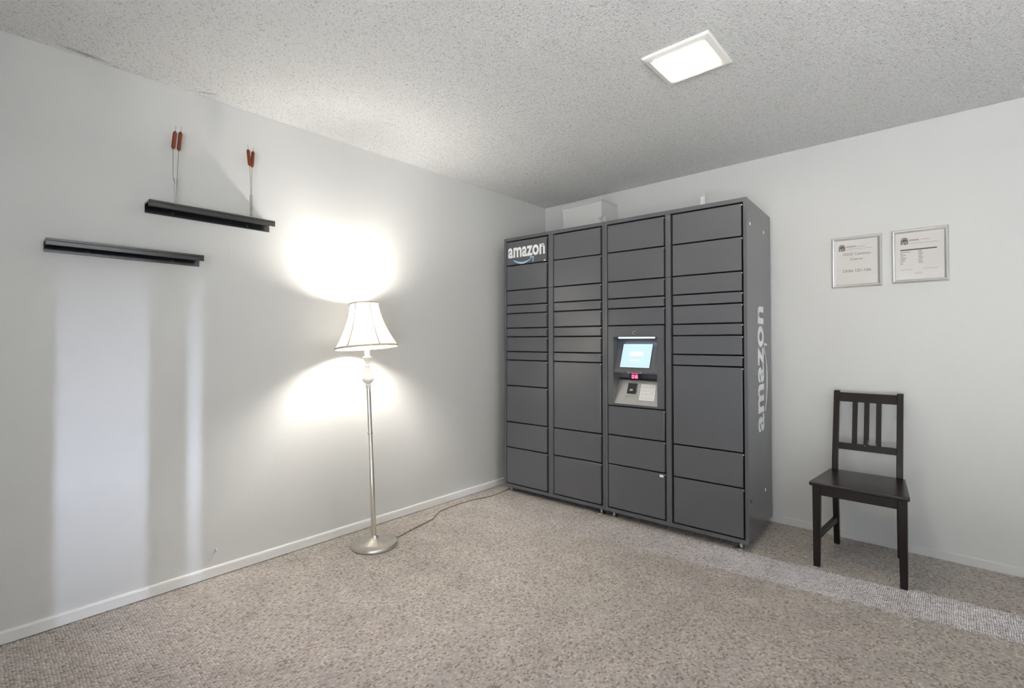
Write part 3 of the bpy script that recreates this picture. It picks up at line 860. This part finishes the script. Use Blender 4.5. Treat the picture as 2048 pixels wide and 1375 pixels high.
def words(parent, name, body, x0, x1, z0, z1=None, m=M_INK, weight=0.0):
    bm = text_bm(body, weight); fit_bm(bm, x0, x1, z0, z1)
    for v in bm.verts:
        v.co = Vector((v.co.x, PY - 0.0003, v.co.y))
    return obj(name, bm, m, parent)
def emblem(parent, xc, zc, w_, h_):
    bm = B()
    r = w_ / 2
    pts = [(xc - r, zc - h_ / 2), (xc + r, zc - h_ / 2), (xc + r, zc + h_ / 2 - r)]
    pts += [(xc + r * math.cos(PI * k / 12), zc + h_ / 2 - r + r * math.sin(PI * k / 12)) for k in range(1, 12)]
    pts += [(xc - r, zc + h_ / 2 - r)]
    prism(bm, [(p[0], p[1]) for p in pts], PY - 0.0002, PY + 0.0002, 'y')
    e = obj('emblem', bm, M_INK, parent)
    bm = B()                                        # pale tracery inside the arch
    zz = zc + h_ / 2 - r
    for rr in (0.72, 0.42):
        for k in range(10):
            a0, a1 = PI * k / 10 + 0.03, PI * (k + 1) / 10 - 0.03
            q = [(xc + r * f * math.cos(a), PY - 0.0004, zz + r * f * math.sin(a)) for f, a in ((rr, a0), (rr + 0.13, a0), (rr + 0.13, a1), (rr, a1))]
            bm.faces.new([bm.verts.new(p) for p in q])
    for (a, b, c, d) in ((-0.7, -0.55, -1.0, -0.1), (-0.35, -0.15, -1.0, -0.35), (0.1, 0.5, -0.75, -0.6), (0.1, 0.24, -0.6, -0.1), (0.62, 0.76, -1.0, -0.2)):
        bx(bm, xc + a * r, xc + b * r, PY - 0.0004, PY - 0.0002, zz + c * (h_ - r), zz + d * (h_ - r))
    obj('emblem_tracery', bm, M_PAPER, parent, fix=False)
p1, pp1, hw, hh = picture(2.259, 2.510, 1.5225, 1.832, 'silver framed notice reading Units 121-166, left of the pair')
emblem(pp1, -0.071, 0.090, 0.032, 0.040)
flat(pp1, 'letterhead_lines', [(-0.050, -0.002, 0.0945, 0.0975), (-0.050, 0.045, 0.0905, 0.0925), (-0.050, 0.078, 0.0775, 0.0790)], M_INKG)
words(pp1, 'address_lettering', '10225 Caminito', -0.066, 0.072, 0.0405, None, M_INKG, 0.01)
words(pp1, 'address_lettering', 'Cuervo', -0.030, 0.033, 0.0105, None, M_INKG, 0.01)
words(pp1, 'units_lettering', 'Units 121-166', -0.066, 0.072, -0.061, None, M_INKG, 0.01)
p2, pp2, hw, hh = picture(2.5535, 2.803, 1.5275, 1.8345, 'silver framed notice with a printed table, right of the pair')
emblem(pp2, -0.066, 0.088, 0.032, 0.040)
flat(pp2, 'letterhead_lines', [(-0.046, -0.002, 0.0895, 0.0935), (0.006, 0.044, 0.0885, 0.0905), (-0.046, 0.0, 0.0845, 0.0865), (-0.046, 0.078, 0.0705, 0.0720)], M_INKG)
flat(pp2, 'table_heading', [(-0.085, 0.074, 0.0330, 0.0395)], M_INK)
rows = [(-0.085, ln) for ln in (0.045, 0.012, 0.026, 0.015, 0.028, 0.024, 0.020, 0.011, 0.012)]
flat(pp2, 'table_lines', [(x, x + ln, 0.0225 - i * 0.0085, 0.0255 - i * 0.0085) for i, (x, ln) in enumerate(rows)], M_INKG)
flat(pp2, 'table_lines', [(-0.006, 0.010 + 0.003 * (i % 3), 0.0255 - i * 0.0085, 0.0285 - i * 0.0085) for i in range(9)], M_INKG)
flat(pp2, 'footer_lines', [(-0.085, -0.030, -0.0770, -0.0755), (0.015, 0.078, -0.0760, -0.0745), (-0.028, 0.012, -0.0955, -0.094), (-0.020, 0.012, -0.1025, -0.101)], M_INKG)

# ------------------------------------------------------------------ ceiling light
LX, LY = 1.951, -1.478
cl = thing('ceiling_light', 'lit square ceiling light with a white trim ring', 'ceiling light', (LX, LY, H))
def ring_between(bm, outer, inner):
    n = len(outer)
    for i in range(n):
        bm.faces.new((outer[i], outer[(i + 1) % n], inner[(i + 1) % n], inner[i]))
bm = B()
loops = []
for (h, r, z) in ((0.146, 0.004, 0.0), (0.146, 0.004, -0.007), (0.142, 0.006, -0.011), (0.122, 0.014, -0.016), (0.113, 0.014, -0.014), (0.111, 0.014, -0.004)):
    loops.append([bm.verts.new((p[0], p[1], z)) for p in rounded(h, h, r)])
for a, b in zip(loops, loops[1:]):
    ring_between(bm, a, b)
obj('trim_ring', bm, M_TRIM, cl)
bm = B()
loops = []
for (h, r, z) in ((0.1112, 0.014, -0.0055), (0.1090, 0.014, -0.0125), (0.090, 0.03, -0.0155), (0.05, 0.03, -0.018)):
    loops.append([bm.verts.new((p[0], p[1], z)) for p in rounded(h, h, r)])
for a, b in zip(loops, loops[1:]):
    ring_between(bm, a, b)
bm.faces.new(loops[-1])
o = obj('lens', bm, M_LENS, cl, smooth=True); o['label'] = 'glowing frosted lens'

# ------------------------------------------------------------------ box on the wall above the lockers, cable, bracket
bo = thing('wall_box', 'white box fixed to the back wall above the left locker', 'box', (0.566, 0, 2.06))
bm = B(); bx(bm, -0.191, 0.191, -0.245, -0.0005, 0.0, 0.255); bevel_all(bm, 0.003, 2)
body = obj('box_body', bm, M_WALL, bo)
bm = B(); bx(bm, -0.193, 0.193, -0.248, -0.0005, 0.2555, 0.268); bevel_all(bm, 0.002, 2)
obj('box_lid', bm, M_WALL, bo)
ca = thing('cable_plug', 'small grey cable plug with thin wires beside the white wall box', 'cable', (0.7645, -0.250, 2.02))
bm = B(); bx(bm, -0.030, 0.006, -0.014, -0.003, 0.150, 0.164); bevel_all(bm, 0.002, 1)
obj('plug', bm, M_STEEL, ca, smooth=True)
for pts in ([(-0.002, -0.008, 0.150), (-0.001, -0.009, 0.10), (0.0, -0.010, 0.0)], [(0.006, -0.009, 0.158), (0.022, -0.006, 0.163), (0.034, -0.002, 0.150), (0.037, 0.0, 0.10), (0.038, 0.0, 0.0)]):
    bm = B(); tube(bm, smooth_pts(pts, 6), 0.0018, 6); obj('wire', bm, M_DECALG, ca, smooth=True)
brk = thing('plastic_bracket', 'small white plastic bracket standing on top of the right locker', 'bracket', (1.533, -0.18, 2.02))
bm = B(); prism(bm, [(-0.024, 0.0), (0.016, 0.0), (0.010, 0.185), (-0.016, 0.185)], -0.004, 0.0, 'y'); bevel_all(bm, 0.001, 1)
obj('upright', bm, M_WHITE, brk)
bm = B(); prism(bm, [(0.016, 0.0), (0.026, 0.0), (0.013, 0.205), (0.010, 0.205)], -0.012, -0.002, 'y')
obj('side_flange', bm, M_WHITE, brk)
bm = B(); bx(bm, -0.024, 0.026, -0.012, 0.05, 0.0, 0.004); obj('foot_plate', bm, M_WHITE, brk)
